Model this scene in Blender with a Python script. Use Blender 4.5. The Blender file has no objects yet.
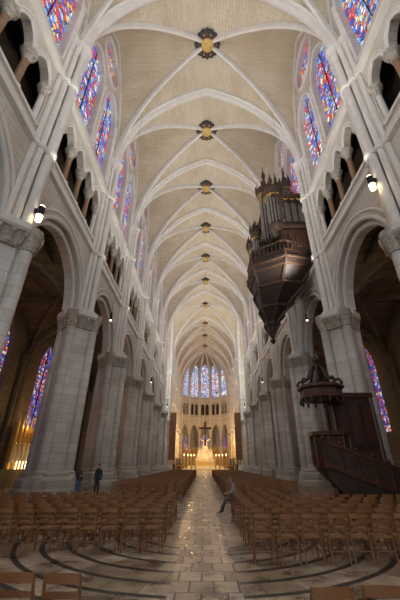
import bpy, math, random
from mathutils import Vector, Matrix
random.seed(7)
S=1.156
sc=bpy.context.scene
sc.view_settings.view_transform='Standard'
sc.view_settings.exposure=0.0

# ------------------------------------------------------------------ materials
def newmat(name):
    m=bpy.data.materials.new(name); m.use_nodes=True
    nt=m.node_tree; b=nt.nodes['Principled BSDF']; return m,nt,b
def N(nt,t,**k):
    n=nt.nodes.new(t)
    for a,v in k.items(): setattr(n,a,v)
    return n
def math_(nt,op,a,b=None,c=None):
    n=nt.nodes.new('ShaderNodeMath'); n.operation=op
    for i,x in enumerate((a,b,c)):
        if x is None: continue
        if isinstance(x,(int,float)): n.inputs[i].default_value=x
        else: nt.links.new(x,n.inputs[i])
    return n.outputs[0]
def mixc(nt,f,a,b,mode='MIX'):
    n=nt.nodes.new('ShaderNodeMix'); n.data_type='RGBA'; n.blend_type=mode
    for s,x in ((n.inputs[0],f),(n.inputs[6],a),(n.inputs[7],b)):
        if isinstance(x,(int,float)): s.default_value=x
        elif isinstance(x,tuple): s.default_value=(*x,1)
        else: nt.links.new(x,s)
    return n.outputs[2]
def simple(name,col,rough=.6,metal=0,noise=.15,nscale=3,emit=None,es=0,bump=0):
    m,nt,b=newmat(name)
    tc=N(nt,'ShaderNodeTexCoord'); nz=N(nt,'ShaderNodeTexNoise'); nz.inputs['Scale'].default_value=nscale; nz.inputs['Detail'].default_value=4
    nt.links.new(tc.outputs['Object'],nz.inputs['Vector'])
    dark=tuple(c*(1-noise*1.6) for c in col); lite=tuple(min(1,c*(1+noise)) for c in col)
    nt.links.new(mixc(nt,nz.outputs[0],dark,lite),b.inputs['Base Color'])
    b.inputs['Roughness'].default_value=rough; b.inputs['Metallic'].default_value=metal
    if emit: b.inputs['Emission Color'].default_value=(*emit,1); b.inputs['Emission Strength'].default_value=es
    if bump:
        bp=N(nt,'ShaderNodeBump'); bp.inputs['Strength'].default_value=bump; bp.inputs['Distance'].default_value=.02
        nt.links.new(nz.outputs[0],bp.inputs['Height']); nt.links.new(bp.outputs[0],b.inputs['Normal'])
    return m
def ashlar(name,c1,c2,mortar,bw=1.1,bh=.42,uv=False,msize=.018,blot=(.8,.75,.66),blotf=.35,grime=0):
    m,nt,b=newmat(name)
    tc=N(nt,'ShaderNodeTexCoord'); br=N(nt,'ShaderNodeTexBrick')
    sp=N(nt,'ShaderNodeSeparateXYZ'); nt.links.new(tc.outputs['Object'],sp.inputs[0])
    if uv: nt.links.new(tc.outputs['UV'],br.inputs['Vector'])
    else:
        cb=N(nt,'ShaderNodeCombineXYZ'); nt.links.new(math_(nt,'ADD',sp.outputs[0],sp.outputs[1]),cb.inputs[0]); nt.links.new(sp.outputs[2],cb.inputs[1])
        nt.links.new(cb.outputs[0],br.inputs['Vector'])
    br.inputs['Scale'].default_value=1; br.inputs['Brick Width'].default_value=bw; br.inputs['Row Height'].default_value=bh
    br.inputs['Mortar Size'].default_value=msize; br.inputs['Mortar Smooth'].default_value=.3
    br.inputs['Color1'].default_value=(*c1,1); br.inputs['Color2'].default_value=(*c2,1); br.inputs['Mortar'].default_value=(*mortar,1)
    nz=N(nt,'ShaderNodeTexNoise'); nz.inputs['Scale'].default_value=.35; nz.inputs['Detail'].default_value=6
    nt.links.new(tc.outputs['Object'],nz.inputs['Vector'])
    mr=N(nt,'ShaderNodeMapRange'); mr.inputs[1].default_value=.42; mr.inputs[2].default_value=.66; mr.inputs[4].default_value=blotf
    nt.links.new(nz.outputs[0],mr.inputs[0])
    col=mixc(nt,mr.outputs[0],br.outputs[0],blot,'MULTIPLY')
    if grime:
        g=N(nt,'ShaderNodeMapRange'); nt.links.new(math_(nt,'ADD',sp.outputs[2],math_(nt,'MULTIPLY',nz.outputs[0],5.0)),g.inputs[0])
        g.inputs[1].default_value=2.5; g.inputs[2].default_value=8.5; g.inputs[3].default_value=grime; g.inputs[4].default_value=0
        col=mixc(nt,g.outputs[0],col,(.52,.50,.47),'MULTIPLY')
    nt.links.new(col,b.inputs['Base Color'])
    b.inputs['Roughness'].default_value=.85
    return m
M={}
M['web']=ashlar('vault_web_limestone',(.67,.59,.46),(.60,.525,.40),(.45,.39,.28),.9,.33,uv=True,msize=.02,blot=(.82,.76,.66),blotf=.6)
M['rib']=simple('rib_limestone',(.75,.72,.67),.8,noise=.13,nscale=1.2)
M['wall']=ashlar('wall_limestone',(.68,.64,.575),(.60,.57,.51),(.48,.44,.38),blot=(.76,.70,.60),blotf=.65)
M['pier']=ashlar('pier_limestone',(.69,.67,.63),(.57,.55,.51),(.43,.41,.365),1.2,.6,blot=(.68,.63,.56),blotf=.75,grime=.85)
M['carve']=simple('carved_capital_stone',(.54,.49,.41),.85,noise=.6,nscale=6,bump=1)
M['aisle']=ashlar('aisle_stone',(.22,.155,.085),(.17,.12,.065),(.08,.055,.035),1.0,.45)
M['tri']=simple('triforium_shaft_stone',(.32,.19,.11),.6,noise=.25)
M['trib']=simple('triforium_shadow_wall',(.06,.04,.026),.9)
M['darkwood']=simple('dark_oak',(.034,.018,.012),.5,noise=.55,nscale=3)
M['redwood']=simple('pulpit_mahogany',(.075,.024,.012),.38,noise=.4,nscale=5)
M['carvedwood']=simple('organ_carved_oak',(.080,.043,.024),.5,noise=.6,nscale=5,bump=.6)
M['chair']=simple('chair_beech',(.25,.105,.036),.36,noise=.5,nscale=2)
M['rush']=simple('rush_seat',(.24,.13,.05),.8,noise=.3,nscale=30,bump=.5)
M['pipe']=simple('organ_pipe_tin',(.34,.33,.31),.4,.7,noise=.2)
M['gold']=simple('gilding',(.80,.52,.16),.35,.8,noise=.2)
M['bossg']=simple('boss_gilding',(.62,.42,.12),.5,.2,noise=.3)
M['iron']=simple('black_iron',(.02,.02,.022),.5,.5)
M['bossd']=simple('boss_paint_dark',(.045,.04,.04),.6,noise=.4,nscale=8)
M['bossr']=simple('boss_paint_red',(.30,.06,.04),.6)
M['lamp']=simple('lamp_glow',(1,.9,.7),emit=(1,.80,.46),es=9)
M['candle']=simple('altar_glow',(1,.8,.5),emit=(1,.72,.32),es=5)
M['marble']=simple('altar_marble',(.80,.70,.54),.4,noise=.35,nscale=1.2)
M['goldstone']=simple('choir_screen_stone',(.66,.42,.17),.7,noise=.6,nscale=1.4,bump=.5)
M['tapestry']=simple('brown_tapestry',(.20,.10,.05),.9,noise=.6,nscale=2.2)

def glassmat(name,cols,st,scl=3.6):
    m,nt,b=newmat(name)
    tc=N(nt,'ShaderNodeTexCoord'); sp=N(nt,'ShaderNodeSeparateXYZ'); nt.links.new(tc.outputs['Object'],sp.inputs[0])
    h=math_(nt,'ADD',sp.outputs[0],sp.outputs[1]); cb=N(nt,'ShaderNodeCombineXYZ'); nt.links.new(h,cb.inputs[0]); nt.links.new(sp.outputs[2],cb.inputs[1])
    vo=N(nt,'ShaderNodeTexVoronoi'); vo.inputs['Scale'].default_value=scl; nt.links.new(cb.outputs[0],vo.inputs['Vector'])
    sc_=N(nt,'ShaderNodeSeparateColor'); nt.links.new(vo.outputs['Color'],sc_.inputs[0])
    nz=N(nt,'ShaderNodeTexVoronoi'); nz.inputs['Scale'].default_value=.55; nt.links.new(cb.outputs[0],nz.inputs['Vector'])
    med=math_(nt,'MULTIPLY',math_(nt,'LESS_THAN',nz.outputs['Distance'],.42),.13)
    r=N(nt,'ShaderNodeValToRGB'); r.color_ramp.interpolation='CONSTANT'
    el=r.color_ramp.elements; el[0].position=0; el[0].color=(*cols[0][1],1); el[1].position=cols[1][0]; el[1].color=(*cols[1][1],1)
    for p,c in cols[2:]:
        e=el.new(p); e.color=(*c,1)
    nt.links.new(math_(nt,'FRACT',math_(nt,'ADD',sc_.outputs[0],med)),r.inputs[0])
    vd=N(nt,'ShaderNodeTexVoronoi'); vd.feature='DISTANCE_TO_EDGE'; vd.inputs['Scale'].default_value=scl; nt.links.new(cb.outputs[0],vd.inputs['Vector'])
    lead=math_(nt,'GREATER_THAN',vd.outputs['Distance'],.06)
    fz=math_(nt,'FRACT',math_(nt,'DIVIDE',sp.outputs[2],.95)); bar=math_(nt,'GREATER_THAN',fz,.10)
    k=math_(nt,'MULTIPLY',lead,bar)
    col=mixc(nt,k,(.008,.008,.01),r.outputs[0])
    b.inputs['Base Color'].default_value=(.02,.02,.03,1); b.inputs['Roughness'].default_value=.3
    nt.links.new(col,b.inputs['Emission Color']); b.inputs['Emission Strength'].default_value=st
    return m
M['glass']=glassmat('stained_glass',[(0,(.02,.10,.66)),(.26,(.16,.40,.92)),(.42,(.78,.025,.03)),(.60,(.92,.90,.86)),(.72,(.36,.60,.92)),(.82,(.80,.12,.10)),(.92,(.88,.62,.12))],1.15,2.9)
M['glassd']=glassmat('aisle_stained_glass',[(0,(.03,.06,.45)),(.30,(.14,.26,.80)),(.42,(.55,.03,.05)),(.62,(.75,.66,.66)),(.76,(.30,.14,.40)),(.86,(.70,.14,.10)),(.95,(.7,.5,.15))],.95,3.4)
M['glassp']=glassmat('stained_glass_pale',[(0,(.16,.30,.82)),(.26,(.55,.70,.96)),(.42,(.82,.22,.28)),(.52,(1,.98,.98)),(.74,(.45,.60,.95)),(.88,(.88,.45,.48)),(.95,(.95,.85,.6))],1.2,2.0)
PX=-.36   # the path and seating sit slightly off the nave axis
def floormat():
    m,nt,b=newmat('floor_flagstones')
    tc=N(nt,'ShaderNodeTexCoord'); sp=N(nt,'ShaderNodeSeparateXYZ'); nt.links.new(tc.outputs['Object'],sp.inputs[0])
    br=N(nt,'ShaderNodeTexBrick'); nt.links.new(tc.outputs['Object'],br.inputs['Vector'])
    br.inputs['Scale'].default_value=1; br.inputs['Brick Width'].default_value=.95; br.inputs['Row Height'].default_value=.62; br.inputs['Mortar Size'].default_value=.018
    br.inputs['Color1'].default_value=(.37,.285,.19,1); br.inputs['Color2'].default_value=(.18,.13,.085,1); br.inputs['Mortar'].default_value=(.06,.042,.03,1)
    nz=N(nt,'ShaderNodeTexNoise'); nz.inputs['Scale'].default_value=1.3; nz.inputs['Detail'].default_value=9; nz.inputs['Roughness'].default_value=.65; nt.links.new(tc.outputs['Object'],nz.inputs['Vector'])
    cr=N(nt,'ShaderNodeValToRGB'); cr.color_ramp.elements[0].position=.38; cr.color_ramp.elements[0].color=(.36,.32,.29,1); cr.color_ramp.elements[1].position=.62; cr.color_ramp.elements[1].color=(1.0,.98,.95,1)
    nt.links.new(nz.outputs[0],cr.inputs[0])
    br2=N(nt,'ShaderNodeTexBrick'); nt.links.new(tc.outputs['Object'],br2.inputs['Vector'])
    br2.inputs['Scale'].default_value=1; br2.inputs['Brick Width'].default_value=.42; br2.inputs['Row Height'].default_value=.55; br2.inputs['Mortar Size'].default_value=.02
    br2.inputs['Color1'].default_value=(.56,.51,.44,1); br2.inputs['Color2'].default_value=(.23,.205,.175,1); br2.inputs['Mortar'].default_value=(.06,.05,.04,1)
    X=math_(nt,'SUBTRACT',sp.outputs[0],PX)
    ax=math_(nt,'ABSOLUTE',X); pm=math_(nt,'LESS_THAN',ax,.60)
    base=mixc(nt,pm,br.outputs[0],br2.outputs[0])
    dy=math_(nt,'SUBTRACT',sp.outputs[1],11.4)
    r=math_(nt,'SQRT',math_(nt,'ADD',math_(nt,'MULTIPLY',X,X),math_(nt,'MULTIPLY',dy,dy)))
    fr=math_(nt,'FRACT',math_(nt,'DIVIDE',r,.62))
    ln=math_(nt,'LESS_THAN',fr,.21)
    ring=math_(nt,'MULTIPLY',ln,math_(nt,'MULTIPLY',math_(nt,'LESS_THAN',r,7.5),math_(nt,'GREATER_THAN',r,1.6)))
    ring=math_(nt,'MULTIPLY',ring,math_(nt,'GREATER_THAN',ax,.60))
    inlab=math_(nt,'LESS_THAN',r,7.5)
    ang=math_(nt,'ARCTAN2',dy,X)
    rid=math_(nt,'FLOOR',math_(nt,'DIVIDE',r,.62))
    jj=math_(nt,'ADD',math_(nt,'MULTIPLY',ang,7),math_(nt,'MULTIPLY',rid,.37))
    jn=math_(nt,'LESS_THAN',math_(nt,'FRACT',jj),.04)
    wn=N(nt,'ShaderNodeTexWhiteNoise'); cbw=N(nt,'ShaderNodeCombineXYZ'); nt.links.new(math_(nt,'FLOOR',jj),cbw.inputs[0]); nt.links.new(rid,cbw.inputs[1]); nt.links.new(cbw.outputs[0],wn.inputs[0])
    lab=mixc(nt,wn.outputs[0],(.28,.215,.145),(.56,.48,.375))
    lab=mixc(nt,math_(nt,'MULTIPLY',jn,.7),lab,(.08,.06,.045))
    lab=mixc(nt,pm,lab,br2.outputs[0])
    base=mixc(nt,inlab,base,lab)
    base=mixc(nt,math_(nt,'MULTIPLY',ring,.95),base,(.028,.027,.03))
    base=mixc(nt,1.0,base,cr.outputs[0],'MULTIPLY')
    nt.links.new(base,b.inputs['Base Color'])
    rr=N(nt,'ShaderNodeMapRange'); nt.links.new(nz.outputs[0],rr.inputs[0]); rr.inputs[1].default_value=.35; rr.inputs[2].default_value=.65; rr.inputs[3].default_value=.20; rr.inputs[4].default_value=.5
    nt.links.new(rr.outputs[0],b.inputs['Roughness'])
    bp=N(nt,'ShaderNodeBump'); bp.inputs['Strength'].default_value=.6; bp.inputs['Distance'].default_value=.04
    nt.links.new(nz.outputs[0],bp.inputs['Height']); nt.links.new(bp.outputs[0],b.inputs['Normal'])
    return m
M['floor']=floormat()

# ------------------------------------------------------------------ mesh builder
class MB:
    def __init__(s): s.v=[];s.f=[];s.m=[];s.uv=[];s.mats=[];s.sm=[]
    def mi(s,m):
        if m not in s.mats: s.mats.append(m)
        return s.mats.index(m)
    def add(s,vs,fs,m,uvs=None,smooth=False):
        o=len(s.v); s.v.extend([tuple(p) for p in vs]); k=s.mi(m)
        for i,f in enumerate(fs):
            s.f.append(tuple(o+j for j in f)); s.m.append(k); s.sm.append(smooth)
            s.uv.append(uvs[i] if uvs else None)
    def box(s,x0,x1,y0,y1,z0,z1,m,T=None):
        vs=[Vector((x,y,z)) for z in (z0,z1) for y in (y0,y1) for x in (x0,x1)]
        if T: vs=[T@p for p in vs]
        s.add(vs,[(0,2,3,1),(4,5,7,6),(0,1,5,4),(2,6,7,3),(0,4,6,2),(1,3,7,5)],m)
    def lathe(s,cx,cy,prof,n,m,rot=0,a0=0,a1=2*math.pi,smooth=True):
        full=abs(a1-a0-2*math.pi)<1e-6; k=n if full else n+1
        vs=[]
        for r,z in prof:
            for i in range(k):
                a=a0+rot+(a1-a0)*i/n; vs.append((cx+r*math.cos(a),cy+r*math.sin(a),z))
        fs=[]
        for j in range(len(prof)-1):
            for i in range(n):
                i2=(i+1)%k; fs.append((j*k+i,j*k+i2,(j+1)*k+i2,(j+1)*k+i))
        fs.append(tuple(range(k))[::-1]); fs.append(tuple(range((len(prof)-1)*k,len(prof)*k)))
        s.add(vs,fs,m,smooth=smooth)
    def tube(s,pts,rs,n,m,smooth=True):
        pts=[Vector(p) for p in pts]
        if not isinstance(rs,(list,tuple)): rs=[rs]*len(pts)
        vs=[]; prev=None
        for i,p in enumerate(pts):
            t=(pts[min(i+1,len(pts)-1)]-pts[max(i-1,0)]).normalized()
            if prev is None:
                u=t.orthogonal().normalized()
            else:
                u=(prev-t*prev.dot(t)).normalized()
            prev=u; w=t.cross(u)
            for j in range(n):
                a=2*math.pi*j/n; vs.append(p+(u*math.cos(a)+w*math.sin(a))*rs[i])
        fs=[]
        for i in range(len(pts)-1):
            for j in range(n):
                j2=(j+1)%n; fs.append((i*n+j,i*n+j2,(i+1)*n+j2,(i+1)*n+j))
        fs.append(tuple(range(n))[::-1]); fs.append(tuple(range((len(pts)-1)*n,len(pts)*n)))
        s.add(vs,fs,m,smooth=smooth)
    def rib(s,pts,center,prof,m):
        pts=[Vector(p) for p in pts]; c=Vector(center); n=len(prof); vs=[]
        h=pts[-1]-pts[0]; h.z=0; h.normalize(); side=Vector((-h.y,h.x,0))
        for i,p in enumerate(pts):
            t=(pts[min(i+1,len(pts)-1)]-pts[max(i-1,0)]).normalized()
            nn=t.cross(side)
            if nn.dot(c-p)<0: nn=-nn
            for a,b in prof: vs.append(p+side*a+nn*b)
        fs=[]
        for i in range(len(pts)-1):
            for j in range(n-1): fs.append((i*n+j,i*n+j+1,(i+1)*n+j+1,(i+1)*n+j))
        s.add(vs,fs,m,smooth=True)
    def build(s,name,scale=S,parent=None,ang=35):
        me=bpy.data.meshes.new(name)
        me.from_pydata([(a*scale,b*scale,c*scale) for a,b,c in s.v],[],s.f)
        me.polygons.foreach_set('material_index',s.m); me.polygons.foreach_set('use_smooth',s.sm)
        for m in s.mats: me.materials.append(M[m] if isinstance(m,str) else m)
        if any(u for u in s.uv):
            uvl=me.uv_layers.new(name='UVMap')
            for p,u in zip(me.polygons,s.uv):
                if u:
                    for li,c in zip(p.loop_indices,u): uvl.data[li].uv=c
        me.update()
        if any(s.sm): me.set_sharp_from_angle(angle=math.radians(ang))
        o=bpy.data.objects.new(name,me); sc.collection.objects.link(o)
        if parent: o.parent=parent
        return o

def arc(hs,rise,n):
    c=((rise/hs)**2-1)/2; R=1+c; am=math.acos(c/R)
    return [((R*math.cos(am*i/n)-c)*hs, hs*R*math.sin(am*i/n)) for i in range(n+1)]
def lancet(uc,hs,sill,spring,rise,n=8):
    A=arc(hs,rise,n); us=[uc-t for t,h in A]+[uc+t for t,h in A[::-1][1:]]; hi=[spring+h for t,h in A]+[spring+h for t,h in A[::-1][1:]]
    return us,[sill]*len(us),hi
def circ(uc,vc,r,n=16):
    us=[uc-r*math.cos(math.pi*i/n) for i in range(n+1)]; hs=[r*math.sin(math.pi*i/n) for i in range(n+1)]
    return us,[vc-h for h in hs],[vc+h for h in hs]
def panel(mb,P,u0,u1,v0,v1,op,depth,m,mr=None):
    mr=mr or m; us,lo,hi=op
    def emit(quads,mm):
        for qq in quads: mb.add([P(*x) for x in qq],[(0,1,2,3)],mm)
    F=[]
    if us[0]>u0+1e-4: F.append(((u0,v0,0),(us[0],v0,0),(us[0],v1,0),(u0,v1,0)))
    if us[-1]<u1-1e-4: F.append(((us[-1],v0,0),(u1,v0,0),(u1,v1,0),(us[-1],v1,0)))
    Rv=[]
    for i in range(len(us)-1):
        a,b=us[i],us[i+1]
        if min(lo[i],lo[i+1])>v0+1e-4: F.append(((a,v0,0),(b,v0,0),(b,lo[i+1],0),(a,lo[i],0)))
        F.append(((a,hi[i],0),(b,hi[i+1],0),(b,v1,0),(a,v1,0)))
        Rv.append(((a,hi[i],0),(b,hi[i+1],0),(b,hi[i+1],depth),(a,hi[i],depth)))
        if lo[i]>v0+1e-4: Rv.append(((a,lo[i],0),(b,lo[i+1],0),(b,lo[i+1],depth),(a,lo[i],depth)))
    for i in (0,-1):
        if hi[i]-lo[i]>.01: Rv.append(((us[i],lo[i],0),(us[i],hi[i],0),(us[i],hi[i],depth),(us[i],lo[i],depth)))
    emit(F,m); emit(Rv,mr)
def glass(mb,P,op,d,m='glass'):
    us,lo,hi=op
    for i in range(len(us)-1):
        mb.add([P(us[i],lo[i],d),P(us[i+1],lo[i+1],d),P(us[i+1],hi[i+1],d),P(us[i],hi[i],d)],[(0,1,2,3)],m)
def archtube(mb,P,op,r,m,w=0,n=8,both=False):
    us,lo,hi=op; mb.tube([P(u,h,w) for u,h in zip(us,hi)],r,n,m)
    if both: mb.tube([P(u,h,w) for u,h in zip(us,lo)],r,n,m)

HW=8.85; PXC=8.98; ZC=10.6; ZT=15.8; ZK=22.0; ZV=26.2; RISE=12.3; AC=13.4; AW=3.8; AX=17.2
VC=.6; VR=1.6; AM=math.acos(VC/VR); PN=math.sqrt(VR*VR-VC*VC)
def Pf(t): return math.sqrt(max(0,VR*VR-(abs(t)+VC)**2))/PN
NT=12
Tpos=[VR*math.cos(AM*i/NT)-VC for i in range(NT+1)][::-1]; Tpos[0]=0
TT=[-t for t in Tpos[::-1][:-1]]+Tpos
def arclen(t): return math.acos(min(1,(abs(t)+VC)/VR))*VR*(1 if t>=0 else -1)
def vault(mw,cx,cy,W,L,z0,rise,mat='web'):
    n=len(TT)
    for i in range(n-1):
        for j in range(n-1):
            c=[(TT[i],TT[j]),(TT[i+1],TT[j]),(TT[i+1],TT[j+1]),(TT[i],TT[j+1])]
            def p(t): 
                u,w=t; return (cx+W*u,cy+L*w,z0+rise*Pf(min(abs(u),abs(w))))
            def uv(t,side):
                u,w=t
                return ((cx+W*u)*S,arclen(w)*9) if side else ((cy+L*w)*S,arclen(u)*9)
            mu=abs((TT[i]+TT[i+1])/2); mw_=abs((TT[j]+TT[j+1])/2)
            if abs(mu-mw_)<1e-6:
                tris=[(0,1,2),(0,2,3)] if (TT[i]+TT[i+1])*(TT[j]+TT[j+1])>0 else [(0,1,3),(1,2,3)]
                for t in tris:
                    cu=abs(sum(c[k][0] for k in t)/3); cw=abs(sum(c[k][1] for k in t)/3); sd=cu>cw
                    mw.add([p(c[k]) for k in t],[(0,1,2)],mat,[[uv(c[k],sd) for k in t]],smooth=True)
            else:
                sd=mu>mw_
                mw.add([p(x) for x in c],[(0,1,2,3)],mat,[[uv(x,sd) for x in c]],smooth=True)
PT=[(-.42,-.1),(-.42,.28),(-.28,.34),(-.17,.56),(.17,.56),(.28,.34),(.42,.28),(.42,-.1)]
PD=[(-.19,-.1),(-.19,.18),(-.08,.40),(.08,.40),(.19,.18),(.19,-.1)]
PW=[(-.2,-.1),(-.2,.2),(.2,.2),(.2,-.1)]
def scale_prof(p,k): return [(a*k,b*k) for a,b in p]
FT=TT

YS=[-16.3,-7.3,1.7,10.7,19.7,28.7,37.7,46.7,55.7,64.7,79.7,89.7,99.7,109.7]
XI=YS.index(64.7)
YE=109.7

# ------------------------------------------------------------------ vaults
web=MB(); ribs=MB()
for k in range(len(YS)-1):
    y0,y1=YS[k],YS[k+1]; cy=(y0+y1)/2; L=(y1-y0)/2
    vault(web,0,cy,HW,L,ZV,RISE)
    for s in (1,-1):
        ribs.rib([(HW*t,cy+s*L*t,ZV+RISE*Pf(t)) for t in FT],(0,cy,ZV),PD,'rib')
        if k!=XI: ribs.rib([(s*HW,cy+L*t,ZV+RISE*Pf(t)) for t in FT],(s*HW,cy,ZV),PW,'rib')
        else: ribs.rib([(s*HW,cy+L*t,ZV+RISE*Pf(t)) for t in FT],(s*HW,cy,ZV),PT,'rib')
for y in YS:
    ribs.rib([(HW*t,y,ZV+RISE*Pf(t)) for t in FT],(0,y,ZV),PT,'rib')
for s in (1,-1):
    cy=(64.7+79.7)/2; L=7.5
    for j in range(len(TT)-1):
        a,b=TT[j],TT[j+1]
        web.add([(s*HW,cy+L*a,ZV+RISE*Pf(a)),(s*HW,cy+L*b,ZV+RISE*Pf(b)),(s*30,cy+L*b,ZV+RISE*Pf(b)),(s*30,cy+L*a,ZV+RISE*Pf(a))],[(0,1,2,3)],'web',
                [[(9,arclen(a)*9),(9,arclen(b)*9),(30,arclen(b)*9),(30,arclen(a)*9)]],smooth=True)
NF=7
for q in range(NF):
    a0=math.pi*q/NF; a1=math.pi*(q+1)/NF
    A=Vector((HW*math.cos(a0),HW*math.sin(a0))); B=Vector((HW*math.cos(a1),HW*math.sin(a1)))
    n=len(TT); nr=len(Tpos)
    for i in range(nr-1):
        for j in range(n-1):
            def p(r,t):
                w=A.lerp(B,(t+1)/2)*r; return (w.x,YE+w.y,ZV+RISE*Pf(min(r,abs(t))))
            c=[(Tpos[i],TT[j]),(Tpos[i+1],TT[j]),(Tpos[i+1],TT[j+1]),(Tpos[i],TT[j+1])]
            web.add([p(*x) for x in c],[(0,1,2,3)],'web',[[(x[0]*9,x[1]*4) for x in c]],smooth=True)
    if q>0: ribs.rib([(A.x*t,YE+A.y*t,ZV+RISE*Pf(t)) for t in Tpos[::-1]],(0,YE,ZV),PD,'rib')
web.build('ceiling'); ribs.build('vault_ribs')

for k in range(len(YS)-1):
    cy=(YS[k]+YS[k+1])/2; b=MB(); z=ZV+RISE
    b.lathe(0,cy,[(.15,z+.1),(1.15,z+.05),(1.22,z-.35),(1.0,z-.5),(.75,z-.5),(.1,z-.45)],24,'bossd')
    b.lathe(0,cy,[(.1,z-.4),(.62,z-.5),(.58,z-.68),(.36,z-.78),(.02,z-.82)],16,'bossg')
    for i in range(16):
        a=i*math.pi/8; x=math.cos(a); y=math.sin(a)
        b.tube([(x*.95,cy+y*.95,z-.45),(x*1.18,cy+y*1.18,z-.42),(x*1.3,cy+y*1.3,z-.3)],[.1,.13,.05],6,'bossd')
        b.tube([(x*.78,cy+y*.78,z-.53),(x*.95,cy+y*.95,z-.52)],[.09,.07],6,'bossg' if i%2 else 'bossr')
    b.build('vault_boss')

# ------------------------------------------------------------------ side walls
wn=0
def Pside(s):
    return lambda u,v,w: (s*(HW+w),u,v)
for s,nm in ((-1,'left'),(1,'right')):
    mb=MB(); P=Pside(s); am=MB()
    for k in range(len(YS)-1):
        if k==XI: continue
        y0,y1=YS[k],YS[k+1]; cy=(y0+y1)/2; L=(y1-y0)/2
        hs=L-.88
        op=lancet(cy,hs,ZC,ZC,3.95,12)
        panel(mb,P,y0,y1,ZC,ZT,op,.35,'wall')
        op2=lancet(cy,hs-.34,ZC,ZC,3.6,12)
        P2=lambda u,v,w,P=P:P(u,v,w+.35)
        panel(mb,P2,cy-hs,cy+hs,ZC,ZC+4.0,op2,.6,'wall')
        archtube(mb,P,lancet(cy,hs+.02,ZC,ZC,3.97,12),.12,'rib',.02)
        archtube(mb,P,lancet(cy,hs+.42,ZC,ZC,4.42,12),.09,'rib',-.02)
        archtube(mb,P2,lancet(cy,hs-.32,ZC,ZC,3.62,12),.11,'rib',0)
        for za,zb,pr in ((ZT-.25,ZT+.12,.28),(ZK-.3,ZK+.05,.28)):
            xs=sorted((s*(HW-pr),s*(HW+.1))); mb.box(xs[0],xs[1],y0,y1,za,zb,'rib')
        nop=4; sp=1.72; u0=cy-2*sp; zs=16.75; zp=19.8
        mb.add([P(y0,ZT,0),P(u0,ZT,0),P(u0,ZK,0),P(y0,ZK,0)],[(0,1,2,3)],'wall')
        mb.add([P(u0+4*sp,ZT,0),P(y1,ZT,0),P(y1,ZK,0),P(u0+4*sp,ZK,0)],[(0,1,2,3)],'wall')
        mb.add([P(u0,ZT,0),P(u0+4*sp,ZT,0),P(u0+4*sp,zs,0),P(u0,zs,0)],[(0,1,2,3)],'wall')
        mb.add([P(u0,zs,-.1),P(u0+4*sp,zs,-.1),P(u0+4*sp,zs,1.6),P(u0,zs,1.6)],[(0,1,2,3)],'wall')
        xs=sorted((s*(HW-.15),s*(HW+.6))); mb.box(xs[0],xs[1],u0,u0+4*sp,zs-.2,zs,'rib')
        for q in range(nop):
            uc=u0+sp*(q+.5); op=lancet(uc,.70,zp,zp,1.15,6)
            panel(mb,P,uc-sp/2,uc+sp/2,zp,ZK,op,.5,'wall'); archtube(mb,P,op,.09,'rib',0,6)
            archtube(mb,P,lancet(uc,.84,zp,zp,1.4,6),.07,'rib',0,6)
        for q in range(nop+1):
            y=u0+sp*q; x=s*(HW+.22)
            mb.lathe(x,y,[(.34,zs),(.34,zs+.18),(.24,zs+.3),(.17,zs+.38)],8,'rib')
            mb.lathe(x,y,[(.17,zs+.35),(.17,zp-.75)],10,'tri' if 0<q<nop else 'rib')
            mb.lathe(x,y,[(.17,zp-.8),(.22,zp-.72),(.2,zp-.6),(.36,zp-.2),(.42,zp-.15),(.42,zp)],8,'carve')
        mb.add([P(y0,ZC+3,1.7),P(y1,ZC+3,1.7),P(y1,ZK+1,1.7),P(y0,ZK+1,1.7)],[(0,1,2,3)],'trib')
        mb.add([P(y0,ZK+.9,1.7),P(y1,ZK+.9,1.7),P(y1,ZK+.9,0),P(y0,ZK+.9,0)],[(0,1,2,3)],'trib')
        # clerestory
        wc=(L-.75)/2; lw=min(1.5,wc-.25)
        g=MB()
        for d in (-1,1):
            uc=cy+d*wc; op=lancet(uc,lw,23.1,29.9,2.3,8)
            a,b=(y0,cy) if d<0 else (cy,y1)
            panel(mb,P,a,b,ZK,32.4,op,.6,'wall'); glass(g,P,op,.5); archtube(mb,P,op,.09,'rib',.0,6)
            for e in (-1,1):
                mb.lathe(s*(HW+.0),uc+e*(lw+.1),[(.18,22.8),(.1,23.0),(.1,29.6),(.2,29.9),(.2,30.0)],8,'rib')
            mb.tube([P(uc,23.1,.46),P(uc,32.1,.46)],.04,6,'iron')
        op=circ(cy,34.5,1.95); panel(mb,P,y0,y1,32.4,39.3,op,.6,'wall'); glass(g,P,op,.5)
        archtube(mb,P,op,.1,'rib',0,6,True); archtube(mb,P,circ(cy,34.5,2.15),.08,'rib',0,6,True)
        for q in range(8):
            a=2*math.pi*q/8; mb.tube([P(cy+1.9*math.cos(a),34.5+1.9*math.sin(a),.42),P(cy+.6*math.cos(a),34.5+.6*math.sin(a),.42)],.05,5,'rib')
        mb.tube([P(cy+.6*math.cos(2*math.pi*i/16),34.5+.6*math.sin(2*math.pi*i/16),.42) for i in range(17)],.07,6,'rib')
        wn+=1; g.build('window_%d'%wn)
        # aisle
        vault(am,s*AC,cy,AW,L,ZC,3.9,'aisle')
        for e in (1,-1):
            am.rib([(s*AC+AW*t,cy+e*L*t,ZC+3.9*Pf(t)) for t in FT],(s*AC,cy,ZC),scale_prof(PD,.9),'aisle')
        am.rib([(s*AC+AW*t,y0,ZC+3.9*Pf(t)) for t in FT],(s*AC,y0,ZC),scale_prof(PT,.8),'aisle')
        Pa=lambda u,v,w,s=s:(s*(AX+w),u,v)
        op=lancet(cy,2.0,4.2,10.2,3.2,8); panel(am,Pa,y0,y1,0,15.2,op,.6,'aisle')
        g=MB(); glass(g,Pa,op,.5,'glassd'); wn+=1; g.build('window_%d'%wn)
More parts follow.
